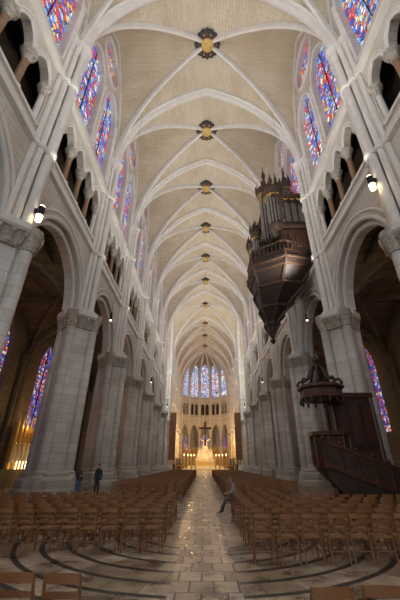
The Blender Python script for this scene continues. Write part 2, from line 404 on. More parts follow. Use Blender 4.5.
        am.tube([Pa(cy,4.2,.45),Pa(cy,13.3,.45)],.06,6,'iron')
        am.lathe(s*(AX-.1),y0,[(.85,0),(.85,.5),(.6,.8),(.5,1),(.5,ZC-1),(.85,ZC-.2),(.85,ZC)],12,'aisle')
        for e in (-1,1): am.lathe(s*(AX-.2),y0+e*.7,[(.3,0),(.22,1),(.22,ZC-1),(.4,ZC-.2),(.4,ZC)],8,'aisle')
    mb.build('wall_'+nm); am.build('wall_aisle_'+nm)
    t=MB()
    for y in (64.7,79.7):
        t.add([(s*HW,y,0),(s*30,y,0),(s*30,y,39),(s*HW,y,39)],[(0,1,2,3)],'wall')
        for zz in (ZT,ZK): t.box(min(s*9,s*30),max(s*9,s*30),y-.25,y+.25,zz-.2,zz+.1,'rib')
    Pt=lambda u,v,w,s=s:(s*(30+w),u,v); cy=72.2
    g=MB()
    op=circ(cy,29.5,5.0); panel(t,Pt,64.7,79.7,23,39.3,op,.6,'wall'); glass(g,Pt,op,.5,'glassp')
    for i in range(5):
        op=lancet(64.7+3*(i+.5),1.0,12,19,2,6); panel(t,Pt,64.7+3*i,64.7+3*(i+1),0,23,op,.6,'wall'); glass(g,Pt,op,.5,'glassp')
    t.build('wall_transept_'+nm); wn+=1; g.build('window_%d'%wn)

# ------------------------------------------------------------------ piers
def pier(s,y,idx):
    p=MB(); x=s*PXC; oct_=idx%2
    n=8 if oct_ else 24
    p.lathe(x,y,[(1.72,0),(1.72,.35),(1.6,.42),(1.6,.8),(1.4,.95),(1.42,1.1),(1.2,1.2)],8,'pier',math.pi/8,smooth=False)
    p.lathe(x,y,[(.96,1.1),(.92,ZC-1.1)],n,'pier',math.pi/8)
    p.lathe(x,y,[(.96,ZC-1.15),(1.05,ZC-1.1),(.96,ZC-1.0),(1.18,ZC-.4),(1.22,ZC-.35)],16,'carve')
    p.lathe(x,y,[(1.35,ZC-.4),(1.45,ZC-.3),(1.45,ZC)],8,'rib',math.pi/8,smooth=False)
    for i in range(16):   # foliage crockets
        a=2*math.pi*i/16; c_,s_=math.cos(a),math.sin(a)
        p.tube([(x+1.0*c_,y+1.0*s_,ZC-1.0),(x+1.16*c_,y+1.16*s_,ZC-.6),(x+1.32*c_,y+1.32*s_,ZC-.48),(x+1.28*c_,y+1.28*s_,ZC-.6)],[.08,.08,.1,.05],5,'carve')
    for dx,dy in ((1,0),(-1,0),(0,1),(0,-1)):
        cx=x+dx*1.05; cy=y+dy*1.05
        p.lathe(cx,cy,[(.5,0),(.5,.9),(.38,1.05),(.42,1.15),(.30,1.25),(.28,ZC-1.1)],12,'pier')
        p.lathe(cx,cy,[(.28,ZC-1.15),(.36,ZC-1.08),(.29,ZC-1.0),(.44,ZC-.4),(.5,ZC-.3),(.5,ZC)],10,'carve')
    fx=s*(HW-.48)
    p.lathe(fx,y,[(.40,ZC),(.40,ZC+.3),(.3,ZC+.45),(.24,ZC+.55),(.24,ZV-.9),(.29,ZV-.85),(.26,ZV-.75),(.44,ZV-.1),(.48,ZV)],12,'rib')
    for o,xx,r in ((.45,HW-.28,.16),(.8,HW-.1,.13)):
        for e in (-1,1):
            p.lathe(s*xx,y+e*o,[(r+.12,ZC),(r+.12,ZC+.3),(r,ZC+.5),(r,ZV-.9),(r+.05,ZV-.85),(r+.02,ZV-.75),(r+.14,ZV-.1),(r+.14,ZV)],8,'rib')
            if o>.6: p.lathe(s*(HW-.05),y+e*.9,[(.12,ZV),(.12,ZV+4)],6,'rib')
    for z in (ZT-.06,ZK-.1):
        p.lathe(fx,y,[(.24,z-.2),(.36,z-.12),(.36,z+.12),(.24,z+.2)],12,'rib')
        for o,xx,r in ((.45,HW-.28,.16),(.8,HW-.1,.13)):
            for e in (-1,1): p.lathe(s*xx,y+e*o,[(r,z-.2),(r+.1,z-.12),(r+.1,z+.12),(r,z+.2)],8,'rib')
    p.box(min(s*(HW-.2),s*(HW+.05)),max(s*(HW-.2),s*(HW+.05)),y-.85,y+.85,ZC,ZV,'wall')
    p.build('nave_pier')
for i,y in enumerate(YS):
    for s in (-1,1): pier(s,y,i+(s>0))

# ------------------------------------------------------------------ apse walls
ap=MB(); g=MB()
for q in range(NF):
    a0=math.pi*q/NF; a1=math.pi*(q+1)/NF
    A=Vector((HW*math.cos(a0),YE+HW*math.sin(a0),0)); B=Vector((HW*math.cos(a1),YE+HW*math.sin(a1),0))
    D=(B-A); Ln=D.length; D.normalize(); O=Vector((D.y,-D.x,0))
    if O.dot(A-Vector((0,YE,0)))<0: O=-O
    def P(u,v,w,A=A,D=D,O=O): 
        r=A+D*u+O*w; return (r.x,r.y,v)
    c=Ln/2
    panel(ap,P,0,Ln,7.5,ZT,lancet(c,c-.45,7.5,ZC-.5,3.6,8),.8,'wall')
    ap.lathe(A.x,A.y,[(.8,0),(.8,1),(.5,1.2),(.5,9.4),(.8,10.1),(.8,10.3)],12,'pier')
    for h in range(2):
        uu=c+(h-.5)*1.6; panel(ap,P,0 if h==0 else c,c if h==0 else Ln,ZT,ZK,lancet(uu,.6,16.9,19.8,1.1,5),.7,'wall')
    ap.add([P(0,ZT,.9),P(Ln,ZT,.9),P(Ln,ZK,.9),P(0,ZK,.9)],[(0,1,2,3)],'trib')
    op=lancet(c,c-.5,23.2,33.0,2.4,8); panel(ap,P,0,Ln,ZK,39.2,op,.6,'wall'); glass(g,P,op,.5,'glassp')
    ap.tube([P(c,23.2,.4),P(c,35.2,.4)],.09,6,'rib')
    for zz in (ZT,ZK): ap.tube([P(0,zz,0),P(Ln,zz,0)],.22,6,'rib')
    ap.lathe(A.x,A.y,[(.3,ZC-.3),(.25,ZV-.6),(.45,ZV)],8,'rib')
    P3=lambda u,v,w,P=P,c=c: P((u-c*1.8)*1.0+c,v,w+6)
    op=lancet(c*1.8,1.3,4,9,2,6)
    panel(ap,P3,0,Ln*1.8,0,15,op,.4,'wall'); glass(g,P3,op,.3,'glassd')
    ap.add([P(0,14.9,0),P(Ln,14.9,0),P3(Ln*1.8,14.9,0),P3(0,14.9,0)],[(0,1,2,3)],'wall')
    ap.add([P(.5,0,.2),P(Ln-.5,0,.2),P(Ln-.5,5.2,.2),P(.5,5.2,.2)],[(0,1,2,3)],'goldstone')
    for i in range(5):
        uu=.6+(Ln-1.2)*i/4; w=P(uu,0,0); ap.lathe(w[0],w[1],[(.15,0),(.1,.4),(.1,5.2),(.2,5.4),(.02,6.6)],6,'gold')
ap.build('wall_apse'); wn+=1; g.build('window_%d'%wn)

f=MB(); f.box(-32,32,-18,128,-.4,0,'floor'); f.build('floor')

for s in (-1,1):
    c=MB()
    for y0,y1 in zip(YS[XI+1:-1],YS[XI+2:]):
        xs=sorted((s*8.3,s*9.2)); c.box(xs[0],xs[1],y0+1,y1-1,0,6.5,'goldstone')
        xs=sorted((s*8.15,s*9.3)); c.box(xs[0],xs[1],y0+1,y1-1,6.5,6.9,'rib')
        for i in range(5):
            y=y0+1.6+i*(y1-y0-3.2)/4; c.lathe(s*8.2,y,[(.2,.6),(.13,.8),(.13,5.6),(.25,6)],8,'gold')
            c.lathe(s*8.25,y,[(.3,6.9),(.2,7.3),(.03,8.6)],6,'goldstone')
        xs=sorted((s*7.2,s*8.1)); c.box(xs[0],xs[1],y0+1.2,y1-1.2,0,1.3,'darkwood')
        xs=sorted((s*7.7,s*8.1)); c.box(xs[0],xs[1],y0+1.2,y1-1.2,1.3,2.8,'darkwood')
    c.build('choir_screen')
    c=MB(); c.box(min(s*6.9,s*8.4),max(s*6.9,s*8.4),78.2,78.32,2.2,12.2,'tapestry'); c.tube([(s*6.7,78.2,12.3),(s*8.5,78.2,12.3)],.08,6,'gold'); c.build('hanging_tapestry')
a=MB()
for i in range(4): a.box(-6+i*.5,6-i*.5,92+i*.7,104,i*.22,(i+1)*.22,'marble')
a.box(-2.2,2.2,97,98.3,.88,1.9,'gold'); a.box(-2.4,2.4,96.9,98.4,1.9,2.05,'marble')
a.build('high_altar')
a=MB()
a.lathe(0,101.5,[(3,.88),(3,2.6),(2.6,2.8),(2.3,3.8),(1.6,4.6),(1.1,5.2)],10,'marble')
a.tube([(0,101.2,5),(0,101.1,6.2),(.1,101.1,7.2),(.05,101,7.9)],[.9,.75,.5,.22],10,'marble'); a.lathe(.05,101,[(.05,7.8),(.26,8),(.28,8.25),(.05,8.5)],10,'marble')
for s in (-1,1):
    a.tube([(s*.3,101,7.3),(s*1,100.8,7.5),(s*1.5,100.7,8.0)],[.2,.15,.08],8,'marble')
    a.tube([(s*1.9,100.8,3),(s*1.8,100.7,4.2),(s*1.6,100.6,5)],[.6,.45,.2],8,'marble'); a.lathe(s*1.55,100.6,[(.05,5),(.22,5.2),(.05,5.5)],8,'marble')
a.build('altar_sculpture')
a=MB()
for s in (-1,1):
    for x in (3.1,4.0,4.9,5.7):
        yy=98 if x<5 else 94
        z=.88 if x<5 else 0
        a.lathe(s*x,yy,[(.3,z),(.08,z+.25),(.06,2.5),(.2,2.6)],8,'gold'); a.lathe(s*x,yy,[(.07,2.6),(.07,3.3)],8,'marble'); a.lathe(s*x,yy,[(.02,3.3),(.14,3.5),(.02,3.85)],8,'candle')
a.build('altar_candlesticks')
a=MB()
a.box(-.25,.25,90,90.2,5.6,11.6,'darkwood'); a.box(-1.7,1.7,90,90.2,9.6,10.15,'darkwood')
a.tube([(0,89.9,7.0),(0,89.85,8.7),(0,89.8,9.9)],[.18,.34,.24],8,'bossd'); a.lathe(0,89.8,[(.03,9.95),(.2,10.2),(.03,10.5)],8,'bossd')
for s in (-1,1): a.tube([(s*.1,89.9,9.7),(s*1.4,89.9,10.05)],[.16,.08],6,'bossd')
a.tube([(0,90.1,11.6),(0,90.1,38)],.02,4,'iron'); a.build('hanging_crucifix')
a=MB()
for s in (-1,1):
    for x in (2.4,3.4,4.6,5.8,7.0): a.lathe(s*x,84,[(.22,0),(.12,.3),(.16,.7),(.2,1)],8,'gold')
a.box(-7.0,-2.4,83.85,84.15,1,1.15,'gold'); a.box(2.4,7.0,83.85,84.15,1,1.15,'gold'); a.build('choir_rail')
a=MB()
X=-16.0; yy=29.6
a.box(X-.5,X+.7,yy-1.6,yy+1.6,0,1.15,'goldstone'); a.box(X-.45,X-.2,yy-1.5,yy+1.5,1.15,4.4,'gold')
for i in range(5):
    y=yy-1.4+i*.7; a.lathe(X-.1,y,[(.13,1.15),(.08,1.3),(.08,3.9),(.16,4.2),(.1,4.6),(.02,5.4+(.8 if i==2 else 0))],8,'gold')
for i in range(4):
    y=yy-1.05+i*.7; a.tube([(X-.1,y,1.6),(X-.08,y,2.3),(X-.1,y,2.9)],[.17,.14,.07],8,'marble'); a.lathe(X-.08,y,[(.02,2.9),(.1,3.0),(.02,3.15)],8,'marble')
for i in range(6):
    a.lathe(X+.45,yy-1.25+i*.5,[(.04,1.15),(.04,1.5),(.05,1.6),(.01,1.75)],6,'candle')
a.build('side_altar')

# ------------------------------------------------------------------ organ
o=MB(); yc=24.2
def hsec(xi,xo,L,z):
    w=xi-xo
    return [(xi,yc-L*.8,z),(xi-w*.5,yc-L,z),(xo,yc-L*.5,z),(xo,yc+L*.5,z),(xi-w*.5,yc+L,z),(xi,yc+L*.8,z)]
secs=[(5.55,5.25,.15,11.1),(6.0,4.9,.55,11.9),(5.9,5.0,.5,12.2),(6.9,4.6,1.3,13.3),(6.8,4.7,1.2,13.6),(8.2,4.3,2.3,15.0),(8.1,4.4,2.2,15.3),(8.8,4.1,3.1,16.3),(8.85,3.95,3.4,16.8),(8.85,3.95,3.4,17.4)]
vs=[];fs=[]
for q in secs: vs+=hsec(*q)
for i in range(len(secs)-1):
    for j in range(6): j2=(j+1)%6; fs.append((i*6+j,i*6+j2,(i+1)*6+j2,(i+1)*6+j))
fs.append(tuple(range(len(vs)-6,len(vs)))); o.add(vs,fs,'darkwood')
for j in range(6): o.tube([vs[i*6+j] for i in range(len(secs))],.13,6,'carvedwood')
for i in (1,3,5,7,8):
    for j in range(5): o.tube([vs[i*6+j],vs[i*6+j+1]],.14,6,'carvedwood')
o.lathe(5.4,yc,[(.02,10.2),(.25,10.5),(.12,10.75),(.35,11.2)],10,'carvedwood')
hp=hsec(8.8,4.05,3.3,0)
for j in range(5):
    A=Vector(hp[j]);B=Vector(hp[j+1]); nb=max(2,int((B-A).length/.35))
    for z,r in ((17.5,.1),(18.4,.12)): o.tube([A+Vector((0,0,z)),B+Vector((0,0,z))],r,6,'carvedwood')
    for i in range(nb+1):
        p=A.lerp(B,i/nb); o.lathe(p.x,p.y,[(.05,17.5),(.1,17.8),(.05,18.1),(.06,18.4)],6,'carvedwood')
def turret(x,y,r,z0,z1,fin,facing=math.pi):
    o.lathe(x,y,[(r*.3,z0-r*1.3),(r*.8,z0-r*.6),(r*1.15,z0),(r*1.15,z0+.3),(r,z0+.35)],12,'carvedwood')
    o.lathe(x,y,[(r*.75,z0+.3),(r*.75,z1)],12,'darkwood')
    for i in range(9):
        a=facing-math.pi*.6+math.pi*1.2*i/8; px=x+r*.85*math.cos(a); py=y+r*.85*math.sin(a); pr=r*.14
        o.lathe(px,py,[(.02,z0+.35),(pr,z0+.8),(pr,z1-.3-(abs(i-4)*.1))],8,'pipe')
    o.lathe(x,y,[(r,z1-.35),(r*1.2,z1-.15),(r*1.2,z1),(r*1.35,z1+.2),(r*1.35,z1+.4),(r*.8,z1+.5),(r*.62,z1+.9),(r*.72,z1+1.1),(r*.25,z1+1.5),(r*.16,z1+fin*.55),(r*.32,z1+fin*.65),(.08,z1+fin*.8),(.02,z1+fin)],12,'carvedwood')
    o.lathe(x,y,[(r*1.1,z1-.42),(r*1.24,z1-.38),(r*1.1,z1-.3)],12,'gold')
    for i in range(6):
        a=i*math.pi/3; o.tube([(x+r*1.2*math.cos(a),y+r*1.2*math.sin(a),z1+.3),(x+r*1.25*math.cos(a),y+r*1.25*math.sin(a),z1+.9),(x+r*1.0*math.cos(a),y+r*1.0*math.sin(a),z1+1.4)],[.13,.1,.02],5,'darkwood')
o.box(6.3,8.85,yc-3.0,yc+3.0,17.4,23.6,'darkwood')
o.box(6.1,8.85,yc-3.2,yc+3.2,20.0,20.3,'carvedwood'); o.box(6.0,8.85,yc-3.2,yc+3.2,23.6,24.0,'carvedwood')
o.box(7.0,8.85,yc-1.2,yc+1.2,24.0,26.4,'darkwood')
for y in (yc-2.5,yc+2.5): turret(6.25,y,.7,20.2,24.4,3.2)
turret(6.3,yc,.8,20.2,27.2,4.4)
for y in (yc-2.4,yc+2.4): turret(7.7,y,.42,24.0,25.6,3.0)
turret(7.6,yc,.48,26.4,27.6,3.0)
for s in (-1,1):
    for i in range(6):
        y=yc+s*(.9+i*.17); o.lathe(6.25,y,[(.02,20.3),(.08,20.6),(.08,23.2-abs(i-2.5)*.25)],8,'pipe')
    for q in range(4):
        x0=6.4+q*.6; yy=yc+s*3.02
        o.box(x0,x0+.52,yy-.06,yy+.06,17.9,19.7,'carvedwood'); o.box(x0+.1,x0+.42,yy-.1,yy+.1,18.1,19.5,'redwood')
        o.box(x0-.03,x0+.03,yy-.1,yy+.1,20.3,23.6,'carvedwood')
        for h in range(4):
            zt=23.2-abs(h-1.5)*.2-.25*abs(q-1.5)
            o.lathe(x0+.12+h*.11,yy+s*.06,[(.01,20.5),(.05,20.8),(.05,zt)],6,'pipe')
        o.tube([(x0+.05,yy+s*.08,23.5),(x0+.27,yy+s*.12,23.25),(x0+.5,yy+s*.08,23.5)],[.04,.09,.04],6,'gold')
    o.tube([(6.5,yc+s*3.3,23.3),(6.6,yc+s*3.8,22.4),(6.6,yc+s*3.9,21.4),(6.6,yc+s*3.5,20.6),(6.6,yc+s*3.8,20.2)],[.12,.2,.22,.16,.1],7,'carvedwood')
o.box(4.5,5.4,yc-1.4,yc+1.4,17.2,19.6,'darkwood')
o.box(4.35,5.5,yc-1.55,yc+1.55,17.5,17.75,'carvedwood'); o.box(4.35,5.5,yc-1.55,yc+1.55,19.6,19.85,'carvedwood')
for y,z1,r in ((yc-1.2,20.5,.38),(yc,20.1,.44),(yc+1.2,20.5,.38)): turret(4.55,y,r,17.7,z1,2.0)
o.build('pipe_organ')

# ------------------------------------------------------------------ pulpit
p=MB(); SH=-.28; TX,TY=6.0+SH,16.3
p.lathe(TX,TY,[(.3,0),(.5,0),(.5,.25),(.3,.35),(.22,.6),(.3,.8),(.5,.95),(.85,1.35),(.92,1.5),(.84,1.56),(.84,2.7),(.98,2.75),(.98,2.92),(.8,2.92),(.8,1.8),(.1,1.8)],8,'redwood',math.pi/8,smooth=False)
for i in range(8):
    a=i*math.pi/4; x=TX+.79*math.cos(a); y=TY+.79*math.sin(a)
    T=Matrix.Translation((x,y,0))@Matrix.Rotation(a,4,'Z'); p.box(-.03,.03,-.2,.2,1.75,2.55,'darkwood',T)
    x=TX+.88*math.cos(a+math.pi/8); y=TY+.88*math.sin(a+math.pi/8); p.lathe(x,y,[(.06,1.5),(.06,2.72)],8,'redwood')
bx=6.75+SH
p.box(bx,bx+2.1,17.15,17.35,0,4.75,'redwood'); p.box(bx-.15,bx+2.25,17.05,17.4,4.7,4.95,'redwood')
for i in range(3):
    x0=bx+.1+i*.67; p.box(x0,x0+.56,17.07,17.2,2.3,4.45,'darkwood'); p.box(x0+.08,x0+.48,17.04,17.1,2.5,4.25,'redwood')
for x in (bx,bx+2.1): p.lathe(x,17.2,[(.14,0),(.14,4.7)],8,'redwood')
cx,cy=6.05+SH,16.55; dz=-.42
p.lathe(cx,cy,[(.2,4.85+dz),(1.0,4.85+dz),(1.12,4.95+dz),(1.12,5.05+dz),(1.05,5.1+dz),(1.05,5.35+dz),(1.2,5.45+dz),(1.2,5.55+dz),(.9,5.65+dz),(.3,5.7+dz)],8,'redwood',math.pi/8,smooth=False)
for i in range(16):
    a=i*math.pi/8; p.lathe(cx+1.08*math.cos(a),cy+1.08*math.sin(a),[(.01,4.2),(.07,4.33),(.05,4.5)],6,'darkwood')
for i in range(8):
    a=i*math.pi/4+math.pi/8; c_,s_=math.cos(a),math.sin(a)
    pts=[(1.05,5.12),(1.12,5.3),(1.0,5.48),(.78,5.45),(.58,5.55),(.46,5.8),(.34,6.1),(.18,6.25),(.1,6.2)]
    p.tube([(cx+r*c_,cy+r*s_,z) for r,z in pts],[.05,.08,.07,.06,.065,.065,.06,.05,.03],7,'darkwood')
p.lathe(cx,cy,[(.1,6.0),(.2,6.2),(.12,6.32),(.08,6.4),(.16,6.55),(.14,6.65),(.04,6.8),(.02,7.1)],10,'darkwood')
p.box(6.3+SH,7.2+SH,16.95,17.3,4.3,4.9,'redwood')
XL=5.35+SH; x1=9.15; ns=10; x0=6.2+SH
for i in range(ns):
    xa=x0+.4+(x1-x0-.4)*i/ns; xb=x0+.4+(x1-x0-.4)*(i+1)/ns; z=1.7*(1-(i+.5)/ns)
    p.box(xa,xb,15.45,16.35,0,z,'darkwood')
for yy in (15.35,16.4):
    for k in range(6):
        XA=XL if yy<16 else 6.7
        xa=XA+(x1-XA)*k/6; xb=XA+(x1-XA)*(k+1)/6
        def zb(x): return 1.45*(x1-x)/(x1-XL)
        def prism(xa,xb,la,lb,y0,y1,m):
            vs=[]
            for y in (y0,y1): vs+=[(xa,y,zb(xa)+la),(xb,y,zb(xb)+la),(xb,y,zb(xb)+lb),(xa,y,zb(xa)+lb)]
            p.add(vs,[(0,1,2,3),(7,6,5,4),(0,4,5,1),(1,5,6,2),(2,6,7,3),(3,7,4,0)],m)
        prism(xa,xb,0,.95,yy-.05,yy+.05,'redwood')
        prism(xa,xb,.95,1.08,yy-.12,yy+.12,'redwood'); prism(xa,xb,-.02,.14,yy-.1,yy+.1,'redwood')
        prism(xa+.12,xb-.12,.26,.84,yy-.08,yy+.08,'darkwood')
        p.lathe(xa,yy,[(.09,max(0,zb(xa)-.05)),(.09,zb(xa)+1.12),(.12,zb(xa)+1.16),(.02,zb(xa)+1.28)],8,'redwood')
    p.lathe(x1,yy,[(.16,0),(.16,.2),(.1,.25),(.1,1.15),(.15,1.2),(.15,1.28),(.02,1.5)],8,'redwood')
p.add([(XL,15.36,1.5),(x1,15.36,0.02),(x1,15.36,0),(XL+.95,15.36,0),(XL,15.36,1.0)],[(0,1,2,3,4)],'darkwood')
p.build('pulpit')

# ------------------------------------------------------------------ pendant lamps, floodlights, added fill lights
for y in (19.0,37.0,55.0):
    for s in (-1,1):
        l=MB(); zt=ZV+RISE*Pf(6.6/HW)
        l.tube([(s*6.6,y,zt+1.2),(s*6.6,y,10.6)],.010,5,'iron')
        l.lathe(s*6.6,y,[(.03,10.65),(.08,10.6),(.09,10.15),(.07,10.1)],10,'iron'); l.lathe(s*6.6,y,[(.06,10.09),(.06,10.05)],10,'lamp')
        l.build('pendant_lamp')
def add_spot(name,loc,tgt,e,col,ang=110,rad=.2):
    d=bpy.data.lights.new(name,'SPOT'); d.energy=e; d.color=col; d.spot_size=math.radians(ang); d.spot_blend=1; d.shadow_soft_size=rad
    o=bpy.data.objects.new(name,d); sc.collection.objects.link(o); o.location=Vector(loc)*S
    o.rotation_euler=(Vector(tgt)-Vector(loc)).to_track_quat('-Z','Y').to_euler(); return o
def add_point(name,loc,e,col,rad=.3):
    d=bpy.data.lights.new(name,'POINT'); d.energy=e; d.color=col; d.shadow_soft_size=rad
    o=bpy.data.objects.new(name,d); sc.collection.objects.link(o); o.location=Vector(loc)*S; return o
for i,y in enumerate(YS[1:-1]):
    for s in (-1,1):
        if y<12:
            l=MB(); x=s*7.85; z=11.9 if s<0 else 13.9
            l.box(min(s*7.9,s*8.3),max(s*7.9,s*8.3),y-.06,y+.06,z-.1,z+.1,'iron')
            l.tube([(x,y,z-.3),(x,y,z+.2)],[.15,.15],10,'iron'); l.tube([(x,y,z-.62),(x,y,z-.3)],[.12,.15],10,'lamp')
            l.tube([(x,y,z+.2),(x,y,z+.26)],[.12,.12],10,'lamp')
            l.build('floodlight')
        far=y>60
        add_spot('flood_and_fill_up',(s*7.5,y,14.4),(-s*5,y+1.5,30),(1600 if far else 3100),(1,.965,.91),130,.35)  # on piers without a fitting these spots are added fill for vault and walls
        add_spot('flood_and_fill_down',(s*7.5,y,10.8),(-s*4,y+2,0),(400 if far else 750),(1,.93,.84),120,.35)  # added fill towards the floor; most piers carry no fitting
for x,y,z,e in ((-5,86,7,1500),(5,86,7,1500),(-5,95,7,1500),(5,95,7,1500),(0,106.5,10,1500),(0,91,5,300)):
    add_point('choir_light',(x,y,z),e,(1,.62,.27))
add_point('crossing_light',(-16,72,22),4500,(.93,.96,1),1.0); add_point('crossing_light',(16,72,22),4500,(.93,.96,1),1.0)
for y in (15,33,51):
    for s in (-1,1): add_point('aisle_lamp',(s*13.3,y,9.5),90,(1,.66,.36),.2)  # added warm fill for the aisles, no lamp fittings there
add_point('side_altar_light',(-14.6,29.6,4.6),170,(1,.6,.22),.15)

w=bpy.data.worlds.new('World'); sc.world=w; w.use_nodes=True
w.node_tree.nodes['Background'].inputs[0].default_value=(.86,.92,1,1); w.node_tree.nodes['Background'].inputs[1].default_value=1.4

# ------------------------------------------------------------------ chairs (real metres)
def chair_geo(mb,T):
    def tb(pts,rs,m,n=6):
        mb.tube([T@Vector(p) for p in pts],rs,n,m)
    for s in (-1,1):
        tb([(s*.19,-.19,0),(s*.185,-.17,.45),(s*.18,-.20,.68),(s*.175,-.26,.88)],[.016,.02,.018,.014],'chair')
        tb([(s*.19,.19,0),(s*.19,.18,.45)],[.015,.021],'chair')
        tb([(s*.19,-.18,.2),(s*.19,.18,.2)],.011,'chair',5); tb([(s*.19,-.18,.33),(s*.19,.18,.33)],.011,'chair',5)
    tb([(-.19,.18,.25),(.19,.18,.25)],.012,'chair',5); tb([(-.19,-.18,.22),(.19,-.18,.22)],.011,'chair',5)
    for z,h,yo in ((.835,.075,-.245),(.70,.045,-.205),(.585,.04,-.185)):
        vs=[];n=4
        for i in range(n+1):
            x=-.18+.36*i/n; b=-.022*(1-(2*i/n-1)**2)
            for dy,dz in ((0,-h/2),(0,h/2+.012*(1-(2*i/n-1)**2)),(-.014,h/2+.012*(1-(2*i/n-1)**2)),(-.014,-h/2)): vs.append(T@Vector((x,yo+b+dy,z+dz)))
        fs=[]
        for i in range(n):
            for j in range(4): fs.append((i*4+j,i*4+(j+1)%4,(i+1)*4+(j+1)%4,(i+1)*4+j))
        fs+= [(0,1,2,3),(n*4+3,n*4+2,n*4+1,n*4)]
        mb.add(vs,fs,'chair')
    mb.box(-.205,.205,-.18,.205,.44,.455,'chair',T); mb.box(-.19,.19,-.165,.19,.455,.472,'rush',T)
cm=MB(); chair_geo(cm,Matrix.Identity(4)); ch0=cm.build('wooden_chair',scale=1); cme=ch0.data; used=[False]
def chair(x,y,r=0):
    if not used[0]: o=ch0; used[0]=True
    else:
        o=bpy.data.objects.new('wooden_chair',cme); sc.collection.objects.link(o)
    o.location=(x,y,0); o.rotation_euler=(0,0,r)
SEAT=(.95,15.2)
for (x,y) in ((-1.78,4.25),(-2.25,4.28),(.74,3.86),(1.24,3.9)): chair(x,y,random.uniform(-.05,.05))
for r in range(6):
    y=9.3+r*.92
    for c in range(13):
        chair(PX-(1.25+c*.51)+random.uniform(-.02,.02),y+random.uniform(-.05,.05)-c*.01,random.uniform(-.09,.09))
for r in range(9):
    y=8.3+r*.92
    for c in range(14):
        x=PX+1.25+c*.51
        if c>=4 and y>13.6: continue
        if math.hypot(x-SEAT[0],y-SEAT[1])<.75: continue
        chair(x+random.uniform(-.02,.02),y+random.uniform(-.05,.05),random.uniform(-.09,.09))
chair(SEAT[0],SEAT[1],math.pi/2)
for s in (-1,1):
    for (ya,yb) in ((20.4,37),(39,58)):
        m=MB(); y=ya
        while y<yb:
            for c in range(8):
                x=PX+s*(1.45+c*.51)+random.uniform(-.03,.03)
                T=Matrix.Translation((x,y+random.uniform(-.05,.05),0))@Matrix.Rotation(random.uniform(-.05,.05),4,'Z'); chair_geo(m,T)
            y+=.95
        m.build('chair_rows',scale=1)

